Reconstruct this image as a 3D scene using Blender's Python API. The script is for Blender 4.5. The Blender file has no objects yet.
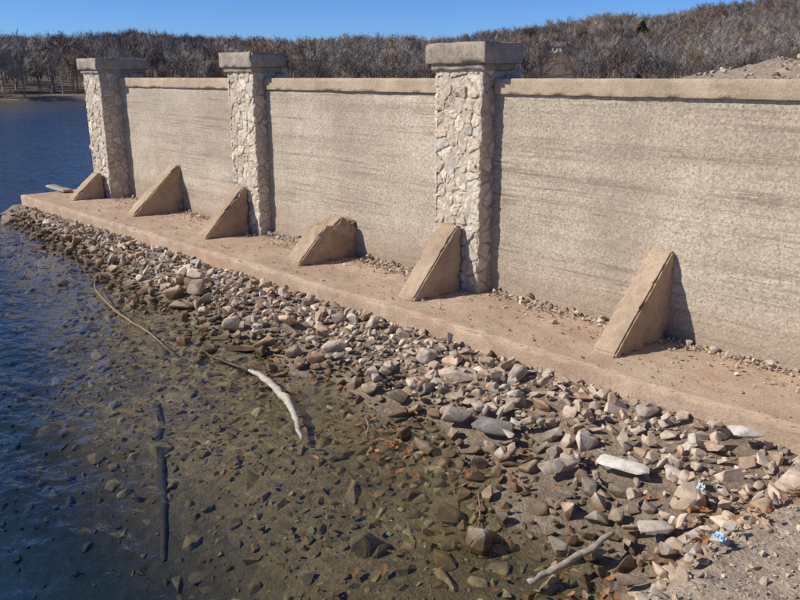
import bpy, bmesh, math, random
import numpy as np
from mathutils import Vector, noise, Matrix
random.seed(7); rng=np.random.default_rng(7)
S=bpy.context.scene
R=math.radians
def sm(t): 
    t=max(0.0,min(1.0,t)); return t*t*(3-2*t)
def lerp(a,b,t): return a+(b-a)*t
def N3(x,y,z=0.0): return noise.noise(Vector((x,y,z)))
def FB(x,y,z=0.0,o=4): return noise.fractal(Vector((x,y,z)),1.0,2.0,o)

# ---------------------------------------------------------------- materials
class M:
    def __init__(s,name):
        s.m=bpy.data.materials.new(name); s.m.use_nodes=True
        s.nt=s.m.node_tree; s.n=s.nt.nodes; s.l=s.nt.links
        s.b=s.n['Principled BSDF']; s.out=s.n['Material Output']
        s.b.inputs['Roughness'].default_value=0.9
        s.b.inputs['Specular IOR Level'].default_value=0.25
        s.geo=s.n.new('ShaderNodeNewGeometry')
        s.pos=s.geo.outputs['Position']
    def put(s,a,inp):
        if isinstance(a,(int,float)): inp.default_value=a
        elif isinstance(a,tuple):
            if len(inp.default_value)==4 and len(a)==3: a=a+(1,)
            inp.default_value=a
        else: s.l.new(a,inp)
    def scale(s,v):
        k=s.n.new('ShaderNodeVectorMath'); k.operation='MULTIPLY'; s.l.new(s.pos,k.inputs[0]); k.inputs[1].default_value=v
        return k.outputs[0]
    def noise(s,sc,det=5,rough=.6,vec=None,dist=0):
        k=s.n.new('ShaderNodeTexNoise'); k.inputs['Scale'].default_value=sc; k.inputs['Detail'].default_value=det
        k.inputs['Roughness'].default_value=rough; k.inputs['Distortion'].default_value=dist
        s.l.new(vec or s.pos,k.inputs['Vector']); return k.outputs['Fac']
    def vor(s,sc,vec=None,feat='F1',out='Distance'):
        k=s.n.new('ShaderNodeTexVoronoi'); k.inputs['Scale'].default_value=sc; k.feature=feat
        s.l.new(vec or s.pos,k.inputs['Vector']); return k.outputs[out]
    def ramp(s,f,stops):
        k=s.n.new('ShaderNodeValToRGB'); e=k.color_ramp.elements
        while len(e)<len(stops): e.new(.5)
        for i,(p,c) in enumerate(stops):
            e[i].position=p
            if isinstance(c,(int,float)): c=(c,c,c)
            e[i].color=tuple(c)+(1,)
        s.l.new(f,k.inputs['Fac']); return k.outputs['Color']
    def mix(s,f,a,b,mode='MIX'):
        k=s.n.new('ShaderNodeMix'); k.data_type='RGBA'; k.blend_type=mode; k.clamp_factor=True
        s.put(f,k.inputs[0]); s.put(a,k.inputs[6]); s.put(b,k.inputs[7]); return k.outputs[2]
    def math(s,op,a,b=0.0,c=0.0):
        k=s.n.new('ShaderNodeMath'); k.operation=op
        s.put(a,k.inputs[0]); s.put(b,k.inputs[1]); s.put(c,k.inputs[2]); return k.outputs[0]
    def sep(s,i):
        k=s.n.new('ShaderNodeSeparateXYZ'); s.l.new(s.pos,k.inputs[0]); return k.outputs[i]
    def mrange(s,v,a,b,c=0.0,d=1.0):
        k=s.n.new('ShaderNodeMapRange'); s.put(v,k.inputs[0])
        for i,x in enumerate((a,b,c,d)): k.inputs[i+1].default_value=x
        return k.outputs[0]
    def attr(s,nm):
        k=s.n.new('ShaderNodeAttribute'); k.attribute_name=nm; return k.outputs['Color']
    def bump(s,h,st,dist,prev=None):
        k=s.n.new('ShaderNodeBump'); k.inputs['Strength'].default_value=st; k.inputs['Distance'].default_value=dist
        s.l.new(h,k.inputs['Height'])
        if prev: s.l.new(prev,k.inputs['Normal'])
        return k.outputs['Normal']
    def fin(s,col,nrm=None,rough=None):
        s.put(col,s.b.inputs['Base Color'])
        if nrm: s.l.new(nrm,s.b.inputs['Normal'])
        if rough is not None: s.put(rough,s.b.inputs['Roughness'])
        return s.m

def mat_wall():
    m=M('aggregate_concrete')
    base=m.ramp(m.noise(1.1,5,.6),[(.3,(.385,.318,.24)),(.55,(.475,.40,.305)),(.75,(.55,.475,.37))])
    # pour (lift) lines
    lay=m.noise(1.0,4,.6,vec=m.scale((.30,.30,7)),dist=.35)
    c=m.mix(m.math('MULTIPLY',m.ramp(lay,[(.36,1.0),(.48,0.0)]),.36),base,(.27,.215,.155))
    for (zs,w,off) in ((17,.5,0.0),(31,.34,4.0)):
        thin=m.noise(1.0,2,.5,vec=m.scale((.22,.22+off*.01,zs)),dist=.25)
        brk=m.ramp(m.noise(1.0,3,.6,vec=m.scale((.9,.9,3))),[(.40,0.0),(.58,1.0)])
        c=m.mix(m.math('MULTIPLY',m.math('MULTIPLY',m.ramp(thin,[(.475,0.0),(.497,1.0),(.52,0.0)]),brk),w*1.3),c,(.17,.13,.09))
    # aggregate pebbles
    peb=m.vor(70,out='Color'); pd=m.vor(70)
    c=m.mix(.36,c,m.mix(1.0,c,m.ramp(peb,[(.0,(.38,.34,.30)),(.5,(1.0,.96,.92)),(1,(1.9,1.8,1.7))]),'MULTIPLY'))
    c=m.mix(m.ramp(m.noise(52,3,.7),[(.55,0.0),(.65,.65)]),c,(.17,.13,.09))
    c=m.mix(m.ramp(m.noise(9,5,.75),[(.54,0.0),(.72,.35)]),c,(.24,.185,.13))
    # larger weathered blotches
    c=m.mix(m.ramp(m.noise(.9,4,.65),[(.5,0.0),(.68,.28)]),c,(.25,.195,.14))
    # foot of wall dirtier, damp
    z=m.math('ADD',m.sep(2),m.math('MULTIPLY',m.noise(2.2,4,.7),-.5))
    c=m.mix(m.mrange(z,.12,-.25,0,.55),c,(.29,.21,.14))
    st=m.noise(1.0,5,.7,vec=m.scale((3.2,3.2,.5)))
    c=m.mix(m.ramp(st,[(.56,0.0),(.75,.28)]),c,(.2,.155,.11))
    b=m.bump(m.noise(55,4,.75),.4,.008)
    b=m.bump(pd,.35,.005,b); b=m.bump(lay,.3,.02,b)
    return m.fin(c,b,.95)
def mat_conc(name,t=(1,1,1),red=0.0):
    m=M(name)
    def k(a): return tuple(a[i]*t[i] for i in range(3))
    c=m.ramp(m.noise(2.1,6,.65),[(.3,k((.32,.245,.175))),(.5,k((.42,.33,.24))),(.72,k((.52,.42,.31)))])
    c=m.mix(m.ramp(m.noise(9,5,.75),[(.52,0.0),(.68,.5)]),c,k((.23,.17,.12)))
    c=m.mix(m.ramp(m.noise(70,3,.7),[(.56,0.0),(.68,.55)]),c,k((.16,.12,.085)))
    c=m.mix(m.ramp(m.vor(48),[(.08,.4),(.2,0.0)]),c,k((.62,.53,.42)))
    c=m.mix(m.ramp(m.noise(4.5,6,.8,dist=.4),[(.55,0.0),(.66,.35)]),c,k((.60,.52,.42)))
    if red: c=m.mix(m.math('MULTIPLY',m.ramp(m.noise(1.2,4,.6),[(.50,0.0),(.66,1.0)]),red),c,(.50,.29,.19))
    b=m.bump(m.noise(30,5,.75),.5,.01); b=m.bump(m.vor(55),.4,.005,b)
    return m.fin(c,b,.95)
def mat_cap():
    m=M('weathered_capstone')
    c=m.ramp(m.noise(5,6,.7),[(.3,(.22,.175,.13)),(.5,(.35,.29,.22)),(.72,(.48,.41,.32))])
    c=m.mix(m.ramp(m.noise(45,4,.7),[(.5,0.0),(.66,.6)]),c,(.14,.105,.075))
    b=m.bump(m.noise(26,6,.75),.6,.01); return m.fin(c,b,.95)
def mat_rock(name='broken_rock',wet=True):
    m=M(name)
    a=m.attr('rcol')
    c=m.mix(.8,a,m.mix(1.0,a,m.ramp(m.noise(22,5,.7),[(.3,(.55,.5,.45)),(.5,(1,.97,.93)),(.72,(1.35,1.33,1.3))]),'MULTIPLY'))
    c=m.mix(m.ramp(m.noise(7,4,.7),[(.54,0.0),(.74,.4)]),c,(.29,.215,.145))
    b=m.bump(m.noise(45,5,.75),.5,.01)
    if wet:
        z=m.math('ADD',m.sep(2),m.math('MULTIPLY',m.noise(5,3),-.09))
        w=m.mrange(z,-.215,-.29)
        c=m.mix(w,c,m.mix(1.0,c,(.34,.27,.18),'MULTIPLY'))
        return m.fin(c,b,m.mrange(w,0,1,.95,.5))
    return m.fin(c,b,.95)
def mat_bedstone():
    m=M('silted_stone'); a=m.attr('rcol')
    c=m.mix(1.0,a,m.ramp(m.noise(25,4,.7),[(.3,(.5,.48,.44)),(.7,(1.4,1.35,1.25))]),'MULTIPLY')
    c=m.mix(m.ramp(m.noise(5,4,.7),[(.42,0.0),(.62,.55)]),c,(.13,.10,.055))
    c=m.mix(m.mrange(m.sep(2),WZ-.06,WZ-.50,0,.95),c,(.012,.026,.034))  # depth absorption of the water painted into the stone colour
    return m.fin(c,m.bump(m.noise(45,4,.75),.5,.01),.9)
def mat_ground():
    m=M('shore_ground')
    a=m.attr('gcol')
    c=m.mix(1.0,a,m.ramp(m.noise(14,6,.75),[(.3,(.5,.48,.45)),(.5,(.95,.93,.9)),(.7,(1.4,1.35,1.3))]),'MULTIPLY')
    c=m.mix(m.ramp(m.vor(60,out='Color'),[(.55,0.0),(.95,.4)]),c,m.mix(1.0,c,(1.8,1.75,1.7),'MULTIPLY'))
    b=m.bump(m.noise(16,6,.8),.8,.03); b=m.bump(m.vor(65),.5,.008,b)
    return m.fin(c,b,.95)
def mat_mortar():
    m=M('mortar'); c=m.ramp(m.noise(20,5,.7),[(.3,(.38,.31,.23)),(.7,(.55,.465,.36))])
    return m.fin(c,m.bump(m.noise(60,4,.8),.6,.008),.95)
WZ=-.28
def mat_water():
    m=M('lake_water'); m.n.remove(m.b)
    # open water is wind-rippled, the cove beside the rocks is nearly still
    off=m.math('ADD',m.math('MULTIPLY',m.sep(1),-1.0),m.math('MULTIPLY',m.sep(0),-.42))
    off=m.math('ADD',off,m.math('MULTIPLY',m.noise(.6,2,.5),1.6))
    amp=m.math('POWER',m.mrange(off,4.0,8.0,.0,1.0),1.2)
    amp=m.math('ADD',amp,.025)
    far=m.mrange(m.math('MULTIPLY',m.sep(0),-1.0),9,40,0.0,1.0)
    n1=m.noise(2.0,2,.5,vec=m.scale((1.0,1.5,1)),dist=.2)
    n2=m.noise(7.5,3,.5,vec=m.scale((1.0,1.3,1)))
    n4=m.noise(.7,3,.6,vec=m.scale((1.0,1.6,1)))
    h=m.math('ADD',m.math('MULTIPLY',n1,1.0),m.math('MULTIPLY',n2,.36))
    h=m.math('MULTIPLY',h,amp)
    h=m.math('ADD',h,m.math('MULTIPLY',far,m.math('MULTIPLY',n4,3.0)))
    b=m.bump(h,1.0,.16)
    # same air/water Fresnel whichever side the ray arrives from
    ior=m.mrange(m.geo.outputs['Backfacing'],0,1,1.333,1/1.333)
    fr=m.n.new('ShaderNodeFresnel'); m.l.new(ior,fr.inputs['IOR']); m.l.new(b,fr.inputs['Normal'])
    g=m.n.new('ShaderNodeBsdfGlossy'); g.inputs['Roughness'].default_value=.05; g.inputs['Color'].default_value=(.95,.97,1,1); m.l.new(b,g.inputs['Normal'])
    t=m.n.new('ShaderNodeBsdfTransparent'); t.inputs['Color'].default_value=(.76,.775,.70,1)
    x=m.n.new('ShaderNodeMixShader'); m.l.new(fr.outputs[0],x.inputs[0]); m.l.new(t.outputs[0],x.inputs[1]); m.l.new(g.outputs[0],x.inputs[2])
    m.l.new(x.outputs[0],m.out.inputs['Surface']); return m.m
def mat_wood(name,c1,c2,wet=False):
    m=M(name); c=m.ramp(m.noise(30,6,.7,vec=m.scale((.5,1.5,1.5))),[(.3,c1),(.65,c2)])
    return m.fin(c,m.bump(m.noise(60,6,.7),.6,.006),.45 if wet else .85)
def mat_plain(name,c,rough=.8,var=.35,sc=3):
    m=M(name); lo=tuple(v*(1-var) for v in c); hi=tuple(v*(1+var) for v in c)
    return m.fin(m.ramp(m.noise(sc,4),[(.35,lo),(.65,hi)]),None,rough)
def mat_tree(name,stops):
    m=M(name); o=m.n.new('ShaderNodeObjectInfo')
    c=m.ramp(o.outputs['Random'],stops)
    c=m.mix(1.0,c,m.ramp(m.noise(.025,3),[(.38,(.62,.62,.66)),(.62,(1.35,1.28,1.18))]),'MULTIPLY')
    return m.fin(c,None,.95)

MW=mat_wall(); MC=mat_conc('ledge_concrete',(1.08,.99,.91),.45); MB=mat_conc('buttress_concrete',(.97,.89,.79)); MCAP=mat_cap()
MCO=mat_conc('coping_concrete',(1.0,.97,.91))
MR=mat_rock(); MRD=mat_rock('dry_stone',False); MG=mat_ground(); MM=mat_mortar(); MWA=mat_water(); MBS=mat_bedstone()
def mat_pillar():
    m=M('pillar_stone'); a=m.attr('rcol')
    c=m.mix(1.0,a,m.ramp(m.noise(26,5,.7),[(.3,(.70,.66,.60)),(.5,(1,.98,.95)),(.72,(1.25,1.22,1.18))]),'MULTIPLY')
    return m.fin(c,m.bump(m.noise(40,5,.75),.5,.01),.95)
MPS=mat_pillar()

# ---------------------------------------------------------------- helpers
def link(o,parent=None):
    S.collection.objects.link(o)
    if parent: o.parent=parent
    return o
def empty(name,loc=(0,0,0)):
    e=bpy.data.objects.new(name,None); e.empty_display_size=.2; return link(e)
def mesh_obj(name,v,f,mat,parent=None,smooth=False,cols=None,cname='rcol'):
    me=bpy.data.meshes.new(name); me.from_pydata(v,[],f); me.update()
    if cols is not None:
        a=me.color_attributes.new(cname,'FLOAT_COLOR','POINT')
        a.data.foreach_set('color',np.asarray(cols,dtype=np.float32).ravel())
    me.materials.append(mat)
    if smooth: me.polygons.foreach_set('use_smooth',[True]*len(me.polygons))
    return link(bpy.data.objects.new(name,me),parent)

def rbox(name,x0,x1,y0,y1,z0,z1,step,r,mat,parent=None,amp=.006,freq=4,chip=.02,fn=None,seed=0):
    """box with worn, rounded, chipped edges"""
    def ax(a,b):
        n=max(1,int(round((b-a-2*r)/step)))
        return [a,a+r*.5]+[a+r+(b-a-2*r)*i/n for i in range(n+1)]+[b-r*.5,b]
    X,Y,Z=ax(x0,x1),ax(y0,y1),ax(z0,z1); idx={}; V=[]; F=[]
    def vid(i,j,k):
        t=(i,j,k)
        if t not in idx: idx[t]=len(V); V.append((X[i],Y[j],Z[k]))
        return idx[t]
    nx,ny,nz=len(X)-1,len(Y)-1,len(Z)-1
    for i in range(nx):
        for j in range(ny):
            F.append((vid(i,j,0),vid(i,j+1,0),vid(i+1,j+1,0),vid(i+1,j,0)))
            F.append((vid(i,j,nz),vid(i+1,j,nz),vid(i+1,j+1,nz),vid(i,j+1,nz)))
    for i in range(nx):
        for k in range(nz):
            F.append((vid(i,0,k),vid(i+1,0,k),vid(i+1,0,k+1),vid(i,0,k+1)))
            F.append((vid(i,ny,k),vid(i,ny,k+1),vid(i+1,ny,k+1),vid(i+1,ny,k)))
    for j in range(ny):
        for k in range(nz):
            F.append((vid(0,j,k),vid(0,j,k+1),vid(0,j+1,k+1),vid(0,j+1,k)))
            F.append((vid(nx,j,k),vid(nx,j+1,k),vid(nx,j+1,k+1),vid(nx,j,k+1)))
    out=[]
    for p in V:
        q=Vector((min(max(p[0],x0+r),x1-r),min(max(p[1],y0+r),y1-r),min(max(p[2],z0+r),z1-r)))
        d=Vector(p)-q; e=sum(1 for c in d if abs(c)>1e-6)
        if d.length>1e-9: d.normalize()
        pp=Vector(p)*freq+Vector((seed*3.1,seed*1.7,seed))
        a=amp*(noise.noise(pp)+.5*noise.noise(pp*2.7))
        if e>1: a-=chip*max(0,noise.noise(pp*1.6+Vector((9,3,1)))-.05)*2.2
        q=q+d*(r+a)
        if fn: q=fn(q)
        out.append(tuple(q))
    return mesh_obj(name,out,F,mat,parent,smooth=True)

# ---------------------------------------------------------------- terrain
EYE=1.70; CX,CY=0.0,-4.70
SH=[(-30,-1.6),(-14,-1.45),(-12,-1.32),(-10.7,-1.42),(-7.9,-1.70),(-4.9,-1.84),(-3.5,-1.78),(-2.8,-1.80),(-2.4,-1.92),(-1.8,-2.08),(-1.4,-2.3),(-1.0,-2.7),(2,-3)]
def shoreY(x): return float(np.interp(x,[a for a,b in SH],[b for a,b in SH]))
def ledgeY(x): return -.80+min(0,(x+1.3))*.032 if x<-1.3 else -.80
RAZ=[-180,-60,-40,-26,-22,-17,-12,-8,-3,2,8.4,13.9,17,20.3,23,26.3,45,90,180]
RHT=[8,8,8,6.8,7.4,9.8,8.2,6.3,8.5,7.8,10.8,15.2,14.6,17.4,18.4,20.6,20,12,7]
def far_h(x,y):
    dx,dy=x-CX,y-CY; r=math.hypot(dx,dy)
    # bearing measured from the lake's long axis
    xc=.668*dx+.744*dy; yc=-.744*dx+.668*dy
    az=math.degrees(math.atan2(xc,yc))
    sh=80+4*N3(az*.12,3.3)+ (0 if abs(az)<60 else 60*sm((abs(az)-60)/40))
    hr=float(np.interp(az,RAZ,RHT))
    t=r-sh
    z=-2.5+2.45*sm((t+9)/11)+.9*sm(t/25)
    z+=hr*sm((t-5)/205)+1.3*N3(x*.02,y*.02)*sm(t/60)
    return z,t,az,r
def ground_h(x,y):
    # lake bed + near shore
    sy=shoreY(x); ly=ledgeY(x); d=sy-y
    if d>0: zn=WZ-.09*d-.05*d*d-.34*max(0,d-1.0)**2-.15*max(0,-x-4.6)*min(1,max(0,d-.25))
    else:
        t=max(0,min(1,(ly-y)/max(.05,(ly-sy)))); zn=lerp(-.125,WZ,t**.9)
        if y>ly: zn=-.16
    zn=max(zn,-3.2)
    dl=-12.75-x
    if dl>0: zn=min(zn,max(WZ-.1-.4*dl,-3.0))
    if zn>-1.5: zn+=.025*FB(x*2.2,y*2.2,0)
    # photographer's bank
    bx=-1.06+.10*N3(y*1.3,5.5)+.05*min(0,y+1.2)
    tb=sm((x-bx+.22)/.3)
    zb=-.035+.03*FB(x*1.5,y*1.5,7)+.012*FB(x*9,y*9,3)+.05*max(0,min(6,x-1))
    if y<0: zn=lerp(zn,zb,tb)
    # fill behind the wall
    if y>.02:
        pl=1.38+.03*FB(x,y,3)
        px=(x+3.7)*.8; py=(y-6.6)
        pl+=.62*math.exp(-(px*px/5.2+py*py/3.0))*(1+.18*FB(x*1.4,y*1.4,11))
        te=sm((x+12.6+.05*y)/.9)
        zn=lerp(zn,pl,sm((y-.06)/.2)*te)
    zf,t,az,r=far_h(x,y)
    if r>40:
        zn=max(zn,zf) if t>-14 else zn
    return zn
def axis(lo,hi,step,far,g=1.14):
    a=list(np.arange(lo,hi+1e-6,step)); s=step; p=hi
    while p<far: s*=g; p+=s; a.append(p)
    s=step; p=lo; pre=[]
    while p>-far: s*=g; p-=s; pre.append(p)
    return pre[::-1]+a
gx=axis(-13.4,.6,.055,900,1.10); gy=axis(-4.4,.4,.055,900,1.09)
V=[];C=[]
for y in gy:
    for x in gx:
        z=ground_h(x,y); V.append((x,y,z))
        zf,t,az,r=far_h(x,y)
        n=N3(x*1.3,y*1.3,2)
        if r>60 and t>-2:
            k=sm((t-3)/5); c=[lerp(.25,.13,k),lerp(.19,.10,k),lerp(.13,.072,k)]
        elif y>.02 and x>-12.9 and z>WZ: c=[.38,.30,.22]
        elif x>-1.25 and z>-.25: c=[.42,.335,.25]
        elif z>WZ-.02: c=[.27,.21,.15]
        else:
            k=sm((WZ-z-.02)/.50)**.85; c=[lerp(.22,.009,k),lerp(.165,.018,k),lerp(.09,.026,k)]  # light absorbed by the water, put into the bed colour by depth
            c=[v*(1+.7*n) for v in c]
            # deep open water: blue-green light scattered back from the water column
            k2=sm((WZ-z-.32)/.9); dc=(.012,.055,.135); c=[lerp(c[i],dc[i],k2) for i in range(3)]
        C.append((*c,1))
nx=len(gx); F=[(j*nx+i,j*nx+i+1,(j+1)*nx+i+1,(j+1)*nx+i) for j in range(len(gy)-1) for i in range(nx-1)]
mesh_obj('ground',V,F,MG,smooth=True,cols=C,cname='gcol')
# water sheet
L=900
mesh_obj('lake_water',[(-L,-L,WZ),(L,-L,WZ),(L,L,WZ),(-L,L,WZ)],[(0,1,2,3)],MWA)

# ---------------------------------------------------------------- wall, coping, ledge
wall=empty('concrete_retaining_wall')
XR=7.0
def wallfn(p):
    if p.y<.1:
        h=noise.noise(Vector((p.x*.35,3,p.z*7)))*.006+noise.noise(Vector((p.x*1.2,8,p.z*14)))*.002
        p.y+=h+.010*noise.noise(Vector((p.x*.8,1,p.z*1.1)))
    return p
rbox('wall_body',-11.5,XR,0,.28,-.3,1.575,.04,.01,MW,wall,amp=.002,freq=9,chip=0,fn=wallfn)
PIL=[(-11.49,-.29,.58,.34),(-7.67,-.15,.53,.20),(-4.39,-.15,.51,.16),(-1.02,-.15,.52,.18),(2.3,-.15,.52,.18),(5.6,-.15,.52,.18)]
edges=[(p[0]-p[2]/2,p[0]+p[2]/2) for p in PIL]
for i in range(len(PIL)-1):
    a=edges[i][1]+.004; b=edges[i+1][0]-.004
    rbox('coping',a,b,-.028,.31,1.572,1.69,.025,.007,MCO,wall,amp=.003,freq=7,chip=.010,seed=i)
# low stepped end of the wall beyond the last pillar
def wing(p):
    if p.z>.3: p.z-= .22*max(0,min(1,(-11.8-p.x)/.6))
    return p
rbox('wing_wall',-12.42,-11.75,-.02,.26,-.3,.82,.06,.015,MW,wall,fn=wing)
rbox('wing_coping',-12.47,-11.77,-.06,.30,.82,.91,.06,.015,MCO,wall,fn=wing)

def ledgefn(p):
    ly=ledgeY(p.x)+.02*noise.noise(Vector((p.x*1.7,2,5)))+.015*noise.noise(Vector((p.x*6,2,5)))
    t=(p.y+1.0)/1.1     # 0 = outer edge, 1 = inside wall
    far=0
    if p.x<-12.2: far=(-12.2-p.x)*.55*t     # skewed end
    return Vector((p.x-far,lerp(ly,.1,t),p.z+.008*noise.noise(Vector((p.x,p.y*2,1)))))
rbox('concrete_ledge',-12.45,XR,-1.0,.1,-.34,0,.035,.012,MC,None,amp=.007,freq=9,chip=.055,fn=ledgefn)

# ---------------------------------------------------------------- pillars of rubble stone
def clip(poly,nx,ny,c):
    out=[]
    for i in range(len(poly)):
        a=poly[i]; b=poly[(i+1)%len(poly)]
        da=a[0]*nx+a[1]*ny-c; db=b[0]*nx+b[1]*ny-c
        if da<=0: out.append(a)
        if (da<0)!=(db<0) and abs(da-db)>1e-12:
            t=da/(da-db); out.append((a[0]+(b[0]-a[0])*t,a[1]+(b[1]-a[1])*t))
    return out
def stone_cells(u0,u1,v0,v1,sz,rnd):
    pts=[]; rows=int((v1-v0)/(sz*.72))+1; 
    for r in range(rows):
        cols=max(2,int(round((u1-u0)/(sz*rnd.uniform(.7,1.5)))))
        for c in range(cols):
            pts.append((u0+(c+.5+rnd.uniform(-.36,.36))*(u1-u0)/cols, v0+(r+.5+rnd.uniform(-.45,.45))*(v1-v0)/rows))
    cells=[]
    for i,p in enumerate(pts):
        poly=[(u0,v0),(u1,v0),(u1,v1),(u0,v1)]
        for j,q in enumerate(pts):
            if i==j: continue
            nx,ny=q[0]-p[0],q[1]-p[1]; L2=math.hypot(nx,ny)
            if L2>sz*4: continue
            c=((p[0]+q[0])*nx+(p[1]+q[1])*ny)/2
            poly=clip(poly,nx,ny,c-L2*.0035)
            if len(poly)<3: break
        if len(poly)>=3: cells.append((p,poly))
    return cells
STC=[(.60,.51,.395),(.57,.48,.36),(.65,.565,.445),(.54,.45,.34),(.59,.51,.40),(.63,.545,.42),(.50,.42,.325),(.54,.485,.405)]
def pillar(cx,yf,w,dep,capx,capyb,seed):
    rnd=random.Random(seed)
    e=empty('stone_pillar'); x0,x1=cx-w/2,cx+w/2; yb=dep; zt=1.80
    rbox('mortar_core',x0+.009,x1-.009,yf+.009,yb-.009,-.2,zt-.003,.04,.01,MM,e,amp=.014,freq=11,chip=0)
    V=[];F=[];C=[]
    faces=[((x0-.0,yf+.03),(1,0),(0,-1),w),((x1-.03,yf),(0,1),(1,0),yb-yf),((x0+.03,yb),(0,-1),(-1,0),yb-yf),((x1,yb-.03),(-1,0),(0,1),w)]
    for (o,ud,nd,wd) in faces:
        for (p,poly) in stone_cells(0,wd,-.02,zt,.132,rnd):
            # refine outline
            ring=[]
            for i in range(len(poly)):
                a=poly[i]; b=poly[(i+1)%len(poly)]; L_=math.hypot(b[0]-a[0],b[1]-a[1])
                if L_<.006: continue
                k=max(1,int(L_/.018))
                for q in range(k): ring.append((a[0]+(b[0]-a[0])*q/k,a[1]+(b[1]-a[1])*q/k))
            if len(ring)<4: continue
            cxx=sum(q[0] for q in ring)/len(ring); cyy=sum(q[1] for q in ring)/len(ring)
            h=rnd.uniform(.024,.038); tx,ty=rnd.uniform(-.10,.10),rnd.uniform(-.10,.10); g=rnd.uniform(0,99)
            base=len(V); n=len(ring)
            col=list(rnd.choice(STC)); f=rnd.uniform(.84,1.08); col=[c*f for c in col]+[1]
            for (s,hh) in ((1.0,0),(.98,.6),(.89,.90),(.45,1.0)):
                for q in ring:
                    u=cxx+(q[0]-cxx)*s; v=cyy+(q[1]-cyy)*s
                    u+=.014*N3(u*40,v*40,g); v+=.014*N3(u*40,v*40,g+5)
                    u=min(max(u,-.004),wd+.004)
                    z=h*hh+((tx*(u-cxx)+ty*(v-cyy)) if hh>0 else 0)+.012*N3(u*28,v*28,g)*(hh>0)
                    V.append((o[0]+ud[0]*u+nd[0]*z,o[1]+ud[1]*u+nd[1]*z,v)); C.append(col)
            V.append((o[0]+ud[0]*cxx+nd[0]*h*1.0,o[1]+ud[1]*cxx+nd[1]*h*1.0,cyy)); C.append(col)
            for rr in range(3):
                for i in range(n):
                    j=(i+1)%n
                    F.append((base+rr*n+i,base+rr*n+j,base+(rr+1)*n+j,base+(rr+1)*n+i))
            for i in range(n): F.append((base+3*n+i,base+3*n+(i+1)%n,base+4*n))
    mesh_obj('rubble_stones',V,F,MPS,e,cols=C)
    cy0=yf-.055
    rbox('capstone',cx-capx/2,cx+capx/2,cy0,capyb,zt,zt+.155,.03,.012,MCAP,e,amp=.006,freq=6,chip=.03,seed=seed)
    rbox('capstone_bed',cx-capx/2+.035,cx+capx/2-.035,cy0+.03,capyb-.03,zt-.05,zt+.01,.05,.012,MCAP,e,amp=.008,freq=7,chip=.02,seed=seed)
    return e
for i,(cx,yf,w,dep) in enumerate(PIL):
    pillar(cx,yf,w,max(dep,.33) if i==0 else .30,w+.13,.42 if i==0 else .24,i+3)

# ---------------------------------------------------------------- buttresses
def buttress(xc,t,y0,ytoe,h,broken=False,seed=0):
    bm=bmesh.new(); L_=y0-ytoe
    prof=[(0,-.01),(-L_,-.01),(-L_,.025),(-.06,h),(0,h)]
    if broken: prof=[(0,-.01),(-L_,-.01),(-L_,.03),(-L_*.55,h*.84),(-L_*.4,h*.83),(-L_*.28,h*1.02),(-L_*.12,h*.93),(0,h*.9)]
    a=[bm.verts.new((xc-t/2,y0+p[0],p[1])) for p in prof]; b=[bm.verts.new((xc+t/2,y0+p[0],p[1])) for p in prof]
    bm.faces.new(a); bm.faces.new(b[::-1]); n=len(prof)
    for i in range(n): bm.faces.new((a[i],b[i],b[(i+1)%n],a[(i+1)%n])[::-1])
    bmesh.ops.recalc_face_normals(bm,faces=bm.faces)
    bmesh.ops.bevel(bm,geom=bm.edges[:],offset=.012,segments=2,affect='EDGES')
    bmesh.ops.triangulate(bm,faces=bm.faces[:])
    for _ in range(6):
        ed=[e for e in bm.edges if e.calc_length()>.03]
        if not ed: break
        bmesh.ops.subdivide_edges(bm,edges=ed,cuts=1); bmesh.ops.triangulate(bm,faces=[f for f in bm.faces if len(f.verts)>4])
    bm.normal_update()
    A=.018 if broken else .009
    for v in bm.verts:
        if v.co.z<.0: continue
        p=v.co*7+Vector((seed*5,0,0)); k=A*(noise.noise(p)+.6*noise.noise(p*3))
        if broken and v.co.z>h*.5: k+=.035*noise.noise(p*1.8)
        # chipped arrises
        ex=min(abs(v.co.x-xc+t/2),abs(v.co.x-xc-t/2))
        if ex<.014: k-=.035*max(0,noise.noise(p*1.7+Vector((4,4,4)))-.05)
        v.co+=v.normal*k
    me=bpy.data.meshes.new('concrete_buttress'); bm.to_mesh(me); bm.free(); me.materials.append(MB)
    for p in me.polygons: p.use_smooth=True
    try: me.set_sharp_from_angle(angle=R(35))
    except Exception: pass
    return link(bpy.data.objects.new('concrete_buttress',me))
BUT=[(-11.45,.2,-.33,-.78,.36),(-9.62,.22,0.01,-.70,.60),(-7.70,.2,-.17,-.72,.52),(-6.0,.24,0.01,-.69,.40),(-4.40,.2,-.17,-.70,.54),(-2.60,.17,0.01,-.63,.60),(-1.0,.2,-.17,-.7,.54),(.7,.2,0.01,-.68,.6)]
for i,b in enumerate(BUT): buttress(*b,broken=(i==3),seed=i)

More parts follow.
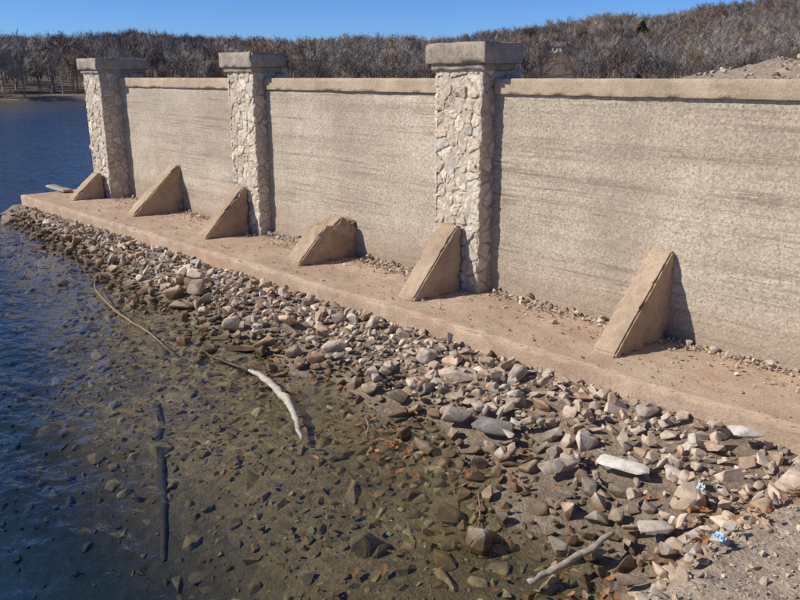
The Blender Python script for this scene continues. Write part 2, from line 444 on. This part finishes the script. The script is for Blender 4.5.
# ---------------------------------------------------------------- rocks
def rock_var(seed,flat=.7,bev=True,npts=14):
    rnd=random.Random(seed); bm=bmesh.new(); sx,sy,sz=rnd.uniform(.85,1.35),rnd.uniform(.6,1.0),rnd.uniform(flat*.6,flat*1.15)
    for _ in range(npts):
        v=Vector((rnd.gauss(0,1),rnd.gauss(0,1),rnd.gauss(0,1))).normalized()
        m_=max(abs(c) for c in v); v=v*lerp(1,1/m_*.8,.6)*rnd.uniform(.80,1.05)
        bm.verts.new((v.x*sx,v.y*sy,v.z*sz))
    r=bmesh.ops.convex_hull(bm,input=bm.verts[:])
    for g in [g for g in r['geom_interior'] if isinstance(g,bmesh.types.BMVert)]: bm.verts.remove(g)
    bmesh.ops.dissolve_limit(bm,angle_limit=R(14),verts=bm.verts[:],edges=bm.edges[:])
    if bev: bmesh.ops.bevel(bm,geom=bm.edges[:],offset=.07,segments=1,affect='EDGES',clamp_overlap=True)
    bm.verts.ensure_lookup_table(); bm.verts.index_update()
    v=np.array([tuple(q.co) for q in bm.verts]); f=[tuple(q.index for q in p.verts) for p in bm.faces]; bm.free()
    return v,f
VAR=[rock_var(100+i,npts=9+i%9) for i in range(30)]; SMV=[rock_var(300+i,.7,False,10) for i in range(12)]
RC=[((.54,.435,.32),5),((.48,.38,.28),5),((.42,.355,.28),4),((.58,.49,.38),3.2),((.45,.315,.21),3),((.63,.57,.47),1.7),((.34,.29,.235),2.5),((.52,.39,.275),4.5)]
RCc=[c for c,w in RC]; RCw=[w for c,w in RC]
class Pile:
    def __init__(s): s.V=[];s.F=[];s.C=[];s.n=0
    def add(s,x,y,z,r,rnd,col=None,rot=None,sc=None,var=None):
        v,f=var or (rnd.choice(VAR) if r>.028 else rnd.choice(SMV))
        m=Matrix.Rotation(rnd.uniform(0,6.283),3,'Z')@Matrix.Rotation(rnd.gauss(0,.4),3,'X')@Matrix.Rotation(rnd.gauss(0,.4),3,'Y')
        if rot is not None: m=rot
        m=np.array(m); s_=np.array(sc or (r,r,r))
        w=(v*s_)@m.T+np.array((x,y,z)); s.V.append(w)
        s.F+= [tuple(i+s.n for i in q) for q in f]; s.n+=len(v)
        c=col or rnd.choices(RCc,RCw)[0]; k=rnd.uniform(.7,1.2); h=rnd.uniform(-.03,.03)
        s.C.append(np.tile([c[0]*k*(1+h),c[1]*k,c[2]*k*(1-h),1],(len(v),1)))
    def make(s,name,mat): return mesh_obj(name,np.concatenate(s.V).tolist(),s.F,mat,None,cols=np.concatenate(s.C))
def pack(tiers,region,dens,rnd,hash_=.2,tight=.8):
    grid={}; out=[]
    for (r0,r1,tries) in tiers:
        for _ in range(tries):
            x,y=region(rnd)
            if rnd.random()>dens(x,y,r0): continue
            r=rnd.uniform(r0,r1); gi,gj=int(x//hash_),int(y//hash_); ok=True
            for a in (-1,0,1):
                for b in (-1,0,1):
                    for (X,Y,q) in grid.get((gi+a,gj+b),()):
                        if (X-x)**2+(Y-y)**2<(tight*(r+q))**2: ok=False;break
                    if not ok: break
                if not ok: break
            if ok: grid.setdefault((gi,gj),[]).append((x,y,r)); out.append((x,y,r))
    return out
rnd=random.Random(11)
P=Pile()
SPECIAL=[(-1.55,-.97,-.05,(.14,.08,.05),(.60,.55,.48),.5),(-1.86,-1.55,-.15,(.14,.08,.04),(.60,.54,.45),.2),(-1.62,-1.47,-.14,(.12,.08,.05),(.54,.46,.38),-.6),
 (-2.66,-1.62,-.19,(.15,.11,.075),(.33,.30,.26),.4),(-2.82,-1.99,-.25,(.085,.07,.05),(.46,.38,.30),0),(-4.97,-1.96,-.265,(.22,.11,.04),(.32,.27,.22),.9),
 (-7.8,-2.2,-.27,(.10,.07,.05),(.24,.2,.16),0),(-10.7,-1.45,-.25,(.22,.05,.04),(.14,.11,.08),.3),(-1.16,-1.28,-.04,(.13,.11,.08),(.42,.33,.25),.9),
 (-2.0,-2.05,-.25,(.10,.08,.06),(.39,.32,.25),.3),(-1.72,-2.27,-.23,(.085,.06,.05),(.56,.48,.38),.1),(-1.38,-2.28,-.21,(.09,.07,.05),(.5,.42,.33),1.1),(-2.3,-2.35,-.29,(.13,.09,.04),(.3,.23,.16),.1),
 (-1.47,-1.9,-.17,(.08,.06,.045),(.56,.49,.4),.7),(-2.1,-1.75,-.18,(.11,.08,.06),(.38,.32,.26),1.2),(-3.35,-1.72,-.21,(.12,.09,.06),(.35,.29,.22),2)]
for (x,y,z,sc,col,a) in SPECIAL: P.add(x,y,z,0,rnd,col=col,rot=Matrix.Rotation(a,3,'Z')@Matrix.Rotation(.12,3,'X'),sc=sc,var=VAR[rnd.randrange(22)])
def reg(r):
    x=-12.5+11.4*r.random()**.85; return x, shoreY(x)-1.1+r.random()*(ledgeY(x)+.0-shoreY(x)+1.1)
def dens(x,y,r):
    if x>-1.12 or (x>-1.3 and y<-1.75 and r>.04): return 0
    d=y-(shoreY(x)-.02)
    if d>0:
        if y>ledgeY(x)-r*.9: return 0
        q=(ledgeY(x)-y)
        if r>.07: return .6*sm(q/.3)*(.65+1.2*N3(x*1.1,y*1.4,4))
        if r>.045: return .75*sm(q/.15)*(.65+1.3*N3(x*1.6,y*1.8,4))
        if r>.03: return .85+.8*N3(x*1.8,y*2,6)
        return 1
    n=.55+1.1*N3(x*1.4,y*2,9)
    return max(0,(1+d/1.1))**2.0*.8*max(.05,n)*(1 if r<.07 else .5)
for (x,y,r) in pack([(.095,.13,320),(.07,.095,1100),(.05,.07,4200),(.034,.05,9000),(.022,.034,19000),(.012,.022,28000)],reg,dens,rnd,hash_=.27,tight=.78):
    if any((x-q[0])**2+(y-q[1])**2<(q[3][1]+r)**2*.6 for q in SPECIAL): continue
    g=ground_h(x,y); dd=max(0,shoreY(x)-y)
    P.add(x,y,g+r*(rnd.uniform(.05,.6)-min(.5,dd*.7)),r,rnd)
# second loose layer
for _ in range(1500):
    x,y=reg(rnd); 
    if dens(x,y,.02)<.6 or y<shoreY(x)+.1 or y>ledgeY(x)-.1: continue
    r=rnd.uniform(.015,.055); P.add(x,y,ground_h(x,y)+.045+r*.6,r,rnd)
P.make('rubble_rocks',MR)
# submerged stones
P=Pile()
def reg2(r): 
    x=-7.5+6.6*r.random(); return x, shoreY(x)-2.4*r.random()**1.3-.03
def dens2(x,y,r): return max(0.06,.75+1.6*N3(x*1.1,y*1.1,21))*max(.12,1-(shoreY(x)-y)/2.0)
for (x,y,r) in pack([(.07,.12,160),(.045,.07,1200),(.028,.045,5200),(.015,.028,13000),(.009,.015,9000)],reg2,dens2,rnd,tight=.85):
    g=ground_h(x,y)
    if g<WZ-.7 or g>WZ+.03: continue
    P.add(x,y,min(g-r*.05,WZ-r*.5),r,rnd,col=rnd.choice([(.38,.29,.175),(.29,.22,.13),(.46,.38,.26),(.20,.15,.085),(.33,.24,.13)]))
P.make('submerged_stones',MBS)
# gravel on ledge along wall foot, bank gravel
P=Pile()
def heap(x):
    for (a,b,w) in ((-5.7,-4.75,.26),(-4.05,-2.8,.16),(-7.35,-6.3,.15),(-2.4,-1.2,.13),(-9.4,-8.1,.12),(-11,-9.9,.1)):
        if a<x<b: return w*(.7+.5*N3(x*3,1,1))
    return .04
def reg3(r): x=-11.1+12*r.random(); return x,-.012-.34*r.random()
def dens3(x,y,r): return 1 if -y<heap(x)+ (.015/r)*.02 else (.05 if r<.02 else .004)
for (x,y,r) in pack([(.022,.04,2500),(.013,.022,7000),(.007,.013,9000)],reg3,dens3,rnd,hash_=.1,tight=.75):
    if any(abs(x-b[0])<b[1]/2+r and y>b[3] for b in BUT): continue
    if any(a-.05<x<b_+.05 and y>-.21 for a,b_ in edges): continue
    w=heap(x); lift=max(0,(1+y/max(.05,w)))*.045 if w>.1 else 0
    P.add(x,y,.003+r*.45+lift*rnd.random(),r,rnd,col=rnd.choice([(.5,.42,.33),(.42,.33,.25),(.36,.27,.2),(.55,.48,.4)]))
for _ in range(1300):   # crumbs strewn over the ledge
    x=-12+11.5*rnd.random(); y=lerp(ledgeY(x)+.03,-.05,rnd.random())
    if any(abs(x-b[0])<b[1]/2+.02 and y>b[3]-.02 for b in BUT): continue
    r=rnd.uniform(.004,.011) if rnd.random()<.93 else rnd.uniform(.012,.022)
    P.add(x,y,.004+r*.4,r,rnd,col=rnd.choice([(.42,.34,.26),(.33,.25,.18),(.52,.45,.37)]))
P.make('loose_gravel',MRD)
P=Pile()
for _ in range(3800):
    x=-1.25+2.2*rnd.random()**1.2; y=-.9-2.6*rnd.random(); g=ground_h(x,y)
    if g<-.2: continue
    r=rnd.uniform(.004,.012) if rnd.random()<.9 else rnd.uniform(.012,.028)
    P.add(x,y,g+r*.3,r,rnd)
P.make('bank_gravel',MRD)
P=Pile()
for _ in range(2600):
    x=rnd.uniform(-8,4); y=rnd.uniform(3.5,8.5); r=rnd.uniform(.015,.05) if rnd.random()<.85 else rnd.uniform(.05,.10)
    g=ground_h(x,y)
    if g<1.5 : continue
    P.add(x,y,g+r*.1,r*.8,rnd,col=rnd.choice([(.46,.36,.26),(.40,.29,.2),(.5,.42,.33),(.36,.27,.19)]))
P.make('dirt_and_rock_mound',MRD)

# ---------------------------------------------------------------- driftwood, sticks, leaves, litter
def tube(name,pts,rad,mat,seed=0,parent=None,seg=8,sub=10,lump=.6):
    pts=[Vector(p) for p in pts]; path=[];rr=[]
    n=len(pts)
    for i in range(n-1):
        p0=pts[max(0,i-1)];p1=pts[i];p2=pts[i+1];p3=pts[min(n-1,i+2)]
        for k in range(sub):
            t=k/sub
            path.append(.5*((2*p1)+(p2-p0)*t+(2*p0-5*p1+4*p2-p3)*t*t+(3*p1-p0-3*p2+p3)*t**3)); rr.append(lerp(rad[i],rad[i+1],t))
    path.append(pts[-1]); rr.append(rad[-1]); V=[];F=[]
    for i,p in enumerate(path):
        d=(path[min(i+1,len(path)-1)]-path[max(i-1,0)]).normalized(); u=d.cross(Vector((0,0,1))).normalized(); w=u.cross(d)
        p=p+Vector((N3(i*.3,seed),N3(i*.3,seed+9),0))*rr[i]*1.4
        for k in range(seg):
            a=2*math.pi*k/seg; q=rr[i]*(1+lump*N3(i*.5,k*1.3,seed)); V.append(tuple(p+u*math.cos(a)*q+w*math.sin(a)*q))
    for i in range(len(path)-1):
        for k in range(seg): F.append((i*seg+k,i*seg+(k+1)%seg,(i+1)*seg+(k+1)%seg,(i+1)*seg+k))
    F.append(tuple(range(seg))[::-1]); F.append(tuple((len(path)-1)*seg+k for k in range(seg)))
    return mesh_obj(name,V,F,mat,parent,smooth=True)
WB=mat_wood('bleached_wood',(.28,.23,.17),(.55,.48,.38)); WD=mat_wood('dark_wet_wood',(.05,.035,.022),(.13,.09,.055),True); WT=mat_wood('brown_twig',(.16,.10,.06),(.32,.22,.14))
dr=empty('driftwood_branch')
tube('bleached_limb',[(-4.50,-2.09,-.266),(-4.30,-2.10,-.256),(-3.90,-2.19,-.252),(-3.62,-2.30,-.260),(-3.38,-2.42,-.290)],[.009,.021,.026,.019,.008],WB,1,dr)
tube('dark_tip',[(-5.1,-2.12,-.27),(-4.9,-2.14,-.268),(-4.49,-2.09,-.264)],[.005,.009,.012],WD,2,dr)
tube('fallen_stick',[(-7.5,-1.98,-.2),(-7.2,-2.1,-.24),(-6.4,-2.21,-.268),(-5.76,-2.24,-.27),(-5.2,-2.3,-.3)],[.004,.008,.010,.008,.004],WT,3)
def bed(x,y): return ground_h(x,y)
tube('sunken_log',[(x,y,min(bed(x,y)+.0,-.36)) for x,y in ((-4.7,-2.7),(-4.5,-2.76),(-3.8,-3.08),(-3.3,-3.32))],[.012,.022,.028,.014],mat_wood('sunken_wood',(.035,.032,.022),(.065,.055,.036)),4,lump=.25)
tube('broken_branch',[(-1.66,-2.52,-.25),(-1.60,-2.36,-.21),(-1.56,-2.08,-.165)],[.011,.016,.011],mat_wood('grey_wood',(.22,.18,.135),(.42,.36,.28)),5)
for k,(a,b) in enumerate([((-3.35,-1.98,-.262),(-3.1,-2.2,-.272)),((-9.2,-1.5,-.2),(-8.7,-1.75,-.25)),((-2.3,-2.12,-.27),(-2.0,-2.5,-.30)),((-5.9,-1.6,-.14),(-5.5,-1.75,-.18))]):
    m_=((a[0]+b[0])/2+.02,(a[1]+b[1])/2+.02,(a[2]+b[2])/2+.01); tube('twig',[a,m_,b],[.003,.005,.002],WT,10+k,seg=6)
# planks at far end of ledge
rbox('weathered_plank',-13.0,-12.2,-.62,-.48,.012,.05,.08,.008,mat_wood('plank_wood',(.25,.21,.16),(.42,.36,.29)),None,chip=.01)
# leaves
V=[];F=[];C=[]
def leaf(x,y,z,s,c):
    a=rnd.uniform(0,6.28); t1,t2=rnd.gauss(0,.3),rnd.gauss(0,.3); b=len(V); rot=Matrix.Rotation(a,3,'Z')@Matrix.Rotation(t1,3,'X')@Matrix.Rotation(t2,3,'Y')
    prof=[(-1,0),(-.55,.36),(-.2,.28),(.1,.5),(.45,.26),(1,0),(.45,-.26),(.1,-.5),(-.2,-.28),(-.55,-.36)]
    for (px,py) in prof+[(0,0)]:
        q=rot@Vector((px*s,py*s,.35*s*(px*px)*.5+.3*s*abs(py) if (px,py)!=(0,0) else 0)); V.append((x+q.x,y+q.y,z+q.z)); C.append((*c,1))
    for i in range(10): F.append((b+i,b+(i+1)%10,b+10))
LC=[(.32,.13,.05),(.26,.10,.04),(.36,.20,.09),(.24,.15,.09),(.38,.16,.055)]
cl=[(-2.95,-2.12,.14,16),(-3.3,-1.95,.25,12),(-1.3,-1.75,.18,24),(-1.25,-1.55,.15,16),(-1.5,-2.45,.12,8),(-2.2,-1.9,.3,14),(-4.2,-1.85,.3,12),(-2.6,-2.05,.25,12),(-1.35,-2.2,.15,8),(-5.5,-1.75,.4,8),(-2.5,-1.4,.5,12)]
for (x,y,s,n) in cl:
    for _ in range(n):
        px,py=x+rnd.gauss(0,s),y+rnd.gauss(0,s*.7); g=ground_h(px,py); z=WZ+.006 if g<WZ else g+.05+rnd.uniform(0,.02)
        if py>ledgeY(px): z=.012
        leaf(px,py,z,rnd.uniform(.018,.032),rnd.choice(LC))
for _ in range(200):
    x=rnd.uniform(-6,-1.2); y=shoreY(x)-rnd.uniform(.1,1.2); g=ground_h(x,y)
    if g<WZ-.02: leaf(x,y,g+.03,rnd.uniform(.02,.035),rnd.choice([(.28,.14,.06),(.2,.1,.045)]))
ml=M('dead_leaf'); mesh_obj('fallen_leaves',V,F,ml.fin(ml.attr('rcol'),None,.7),None,cols=C)
# crumpled litter
def litter(name,x,y,z,s,col):
    bm=bmesh.new(); bmesh.ops.create_grid(bm,x_segments=9,y_segments=7,size=1)
    for v in bm.verts:
        p=v.co*1.6+Vector((x*7,y,0)); v.co=Vector((v.co.x*s,v.co.y*s*.6,(abs(noise.noise(p))*1.2+.4*noise.noise(p*2.5))*s))
        v.co=Matrix.Rotation(x*3,3,'Z')@v.co+Vector((x,y,z))
    me=bpy.data.meshes.new(name); bm.to_mesh(me); bm.free(); me.materials.append(mat_plain(name+'_mat',col,.4,.12)); link(bpy.data.objects.new(name,me))
litter('plastic_scrap',-1.13,-2.04,.0,.028,(.30,.48,.6)); litter('paper_scrap',-1.42,-1.62,-.07,.03,(.5,.55,.56))

# ---------------------------------------------------------------- distant trees
def bare_tree(seed,leafy=0.0):
    r=random.Random(seed); V=[];F=[]
    def limb(p,d,L_,w,lev):
        q=p+d*L_; s=d.cross(Vector((.3,.5,.8))).normalized(); t=d.cross(s); b=len(V)
        for (c,ww) in ((p,w),(q,w*.55)):
            for k in range(3):
                a=k*2.094; V.append(tuple(c+(s*math.cos(a)+t*math.sin(a))*ww))
        for k in range(3): F.append((b+k,b+(k+1)%3,b+3+(k+1)%3,b+3+k))
        n={3:9,2:5,1:7}[lev]
        for i in range(n):
            f=r.uniform(.4,1.0) if lev==3 else r.uniform(.2,1.0)
            up=.15 if lev==3 else .15
            sd_=.5 if lev==3 else .5
            nd=(d+Vector((r.gauss(0,sd_),r.gauss(0,sd_),r.gauss(up,.2)))).normalized()
            if lev>1: limb(p+d*L_*f,nd,L_*r.uniform(.38,.58),w*(1-.5*f)*.5,lev-1)
            else:
                a=p+d*L_*f; e=a+nd*L_*r.uniform(.6,1.1); sd=nd.cross(Vector((r.random(),r.random(),r.random()))).normalized()*.0048
                b=len(V); V.extend([tuple(a-sd),tuple(a+sd),tuple(e)]); F.append((b,b+1,b+2))
    limb(Vector((0,0,0)),Vector((r.gauss(0,.05),r.gauss(0,.05),1)).normalized(),.62,.016,3)
    zs=max(v[2] for v in V); V=[(v[0]/zs,v[1]/zs,v[2]/zs) for v in V]
    if leafy:
        cand=[v for v in V if v[2]>.3]
        for _ in range(int(leafy)):
            c=r.choice(cand); b=len(V); s=.014
            for _k in range(3): V.append((c[0]+r.gauss(0,s),c[1]+r.gauss(0,s),c[2]+r.gauss(0,s)))
            F.append((b,b+1,b+2))
    return V,F
def conifer(seed):
    r=random.Random(seed); V=[];F=[]
    for _ in range(1800):
        h=r.random()**.8; a=r.uniform(0,6.28); rr=(1-h**1.6)*.34*r.uniform(.3,1)+.02; c=Vector((math.cos(a)*rr,math.sin(a)*rr,.06+h*.94)); b=len(V); s=.022
        for _k in range(3): V.append((c.x+r.gauss(0,s),c.y+r.gauss(0,s),c.z+r.gauss(0,s)))
        F.append((b,b+1,b+2))
    b=len(V); V+= [(.015,0,0),(-.01,.012,0),(-.01,-.012,0),(0,0,.9)]; F+=[(b,b+1,b+3),(b+1,b+2,b+3),(b+2,b,b+3)]
    return V,F
MT=mat_tree('bare_branches',[(.0,(.19,.165,.145)),(.4,(.285,.25,.22)),(.7,(.235,.20,.17)),(1,(.39,.355,.32))])
MTB=mat_tree('russet_foliage',[(.0,(.20,.14,.095)),(.5,(.24,.17,.115)),(1,(.18,.13,.09))])
MTG=mat_tree('evergreen_foliage',[(.0,(.035,.055,.03)),(1,(.05,.07,.04))])
forest=empty('distant_forest')
kinds=[(bare_tree(1),MT,.26),(bare_tree(2),MT,.26),(bare_tree(3),MT,.24),(bare_tree(14),MT,.1),(bare_tree(4,350),MTB,.08),(bare_tree(5,200),MTB,.07),(conifer(6),MTG,.008)]
def to_w(az,r): 
    a=R(az); xc,yc=r*math.sin(a),r*math.cos(a)
    return CX+.668*xc-.744*yc, CY+.744*xc+.668*yc
HOUSE=to_w(10.9,195)
quads=[([],[]) for _ in kinds]
rt=random.Random(5)
cnt=0
while cnt<10500:
    az=rt.uniform(-35,35); r=math.sqrt(rt.uniform(80**2,315**2)); x,y=to_w(az,r); zf,t,a_,r_=far_h(x,y)
    if t<(4.0 if az>-25 else 1): continue
    if math.hypot(x-HOUSE[0],y-HOUSE[1])<7: continue
    if 10.3<az<11.6 and 80<r<195 and rt.random()<.85: continue
    h=rt.uniform(3.2,6.0)*(1+.35*N3(x*.03,y*.03,8))
    if az<-24.9 and t<22: h*=1.2
    k=rt.choices(range(len(kinds)),[q[2] for q in kinds])[0]
    if k==6: h*=.6
    V,F=quads[k]; a=rt.uniform(0,6.28); b=len(V); z=ground_h(x,y)-.2
    for q in range(4): V.append((x+h*.7071*math.cos(a+q*math.pi/2),y+h*.7071*math.sin(a+q*math.pi/2),z))
    F.append((b,b+1,b+2,b+3)); cnt+=1
for k,((tv,tf),mt,w) in enumerate(kinds):
    V,F=quads[k]; inst=mesh_obj('tree_stand',V,F,mt,forest)
    inst.instance_type='FACES'; inst.use_instance_faces_scale=True; inst.show_instancer_for_render=False; inst.show_instancer_for_viewport=False
    mesh_obj('tree',tv,tf,mt,inst)
# single evergreen on the right hillside
x,y=to_w(16.4,170); tv,tf=conifer(9)
et=mesh_obj('evergreen_tree',tv,tf,MTG); et.location=(x,y,ground_h(x,y)); et.scale=(7,7,5.6)
# distant white house
hx,hy=HOUSE; hz=ground_h(hx,hy)
hs=empty('white_house'); hs.location=(hx,hy,hz-.3); hs.rotation_euler[2]=R(25); hs.scale=(.5,.5,.5)
def bx(n,a,b,mat):
    v=[(a[0],a[1],a[2]),(b[0],a[1],a[2]),(b[0],b[1],a[2]),(a[0],b[1],a[2]),(a[0],a[1],b[2]),(b[0],a[1],b[2]),(b[0],b[1],b[2]),(a[0],b[1],b[2])]
    return mesh_obj(n,v,[(0,3,2,1),(4,5,6,7),(0,1,5,4),(1,2,6,5),(2,3,7,6),(3,0,4,7)],mat,hs)
mwh=mat_plain('white_siding',(.55,.55,.53),.8,.05); mrf=mat_plain('roof_shingle',(.16,.14,.13),.9,.1); mgl=mat_plain('window_glass',(.05,.06,.07),.15,.1)
bx('walls',(-5,-3,-1),(5,3,2.9),mwh)
mesh_obj('roof',[(-5.4,-3.5,2.85),(5.4,-3.5,2.85),(5.4,3.5,2.85),(-5.4,3.5,2.85),(-5.4,0,4.9),(5.4,0,4.9)],[(0,1,5,4),(2,3,4,5),(0,4,3),(1,2,5),(0,3,2,1)],mrf,hs)
for i,xx in enumerate((-3.6,-1.2,2.4)): bx('window_%d'%(i+1),(xx,-3.04,1.0),(xx+1,-2.9,2.2),mgl)
bx('door',(.6,-3.04,0),(1.5,-2.9,2.1),mrf)

# ---------------------------------------------------------------- light, sky, camera
EL,AZ=38,33
d=Vector((math.sin(R(AZ))*math.cos(R(EL)),math.cos(R(AZ))*math.cos(R(EL)),-math.sin(R(EL))))
sun=bpy.data.lights.new('sun','SUN'); sun.energy=5.0; sun.angle=R(.53); sun.color=(1,.95,.86)
so=link(bpy.data.objects.new('sun',sun)); so.rotation_euler=d.to_track_quat('-Z','Y').to_euler(); so.location=(-10,-20,20)
w=bpy.data.worlds.new('World'); S.world=w; w.use_nodes=True; nt=w.node_tree; bg=nt.nodes['Background']
sk=nt.nodes.new('ShaderNodeTexSky'); sk.sky_type='NISHITA'; sk.sun_disc=False; sk.sun_elevation=R(EL); sk.sun_rotation=R(180+AZ)
sk.air_density=1.0; sk.dust_density=0; sk.ozone_density=5.0; sk.altitude=1500
mx=nt.nodes.new('ShaderNodeMix'); mx.data_type='RGBA'; mx.blend_type='MULTIPLY'; mx.inputs[0].default_value=1; mx.inputs[7].default_value=(.52,.76,1.17,1)
nt.links.new(sk.outputs[0],mx.inputs[6]); nt.links.new(mx.outputs[2],bg.inputs['Color']); bg.inputs['Strength'].default_value=.105
cam=bpy.data.cameras.new('camera'); cam.lens=35; cam.sensor_width=36; cam.clip_end=3000; cam.clip_start=.05
co=link(bpy.data.objects.new('camera',cam)); co.location=(CX,CY,EYE); co.rotation_euler=(R(90-15.99),0,R(48.1)); S.camera=co
S.view_settings.view_transform='Standard'; S.view_settings.look='None'; S.view_settings.exposure=0
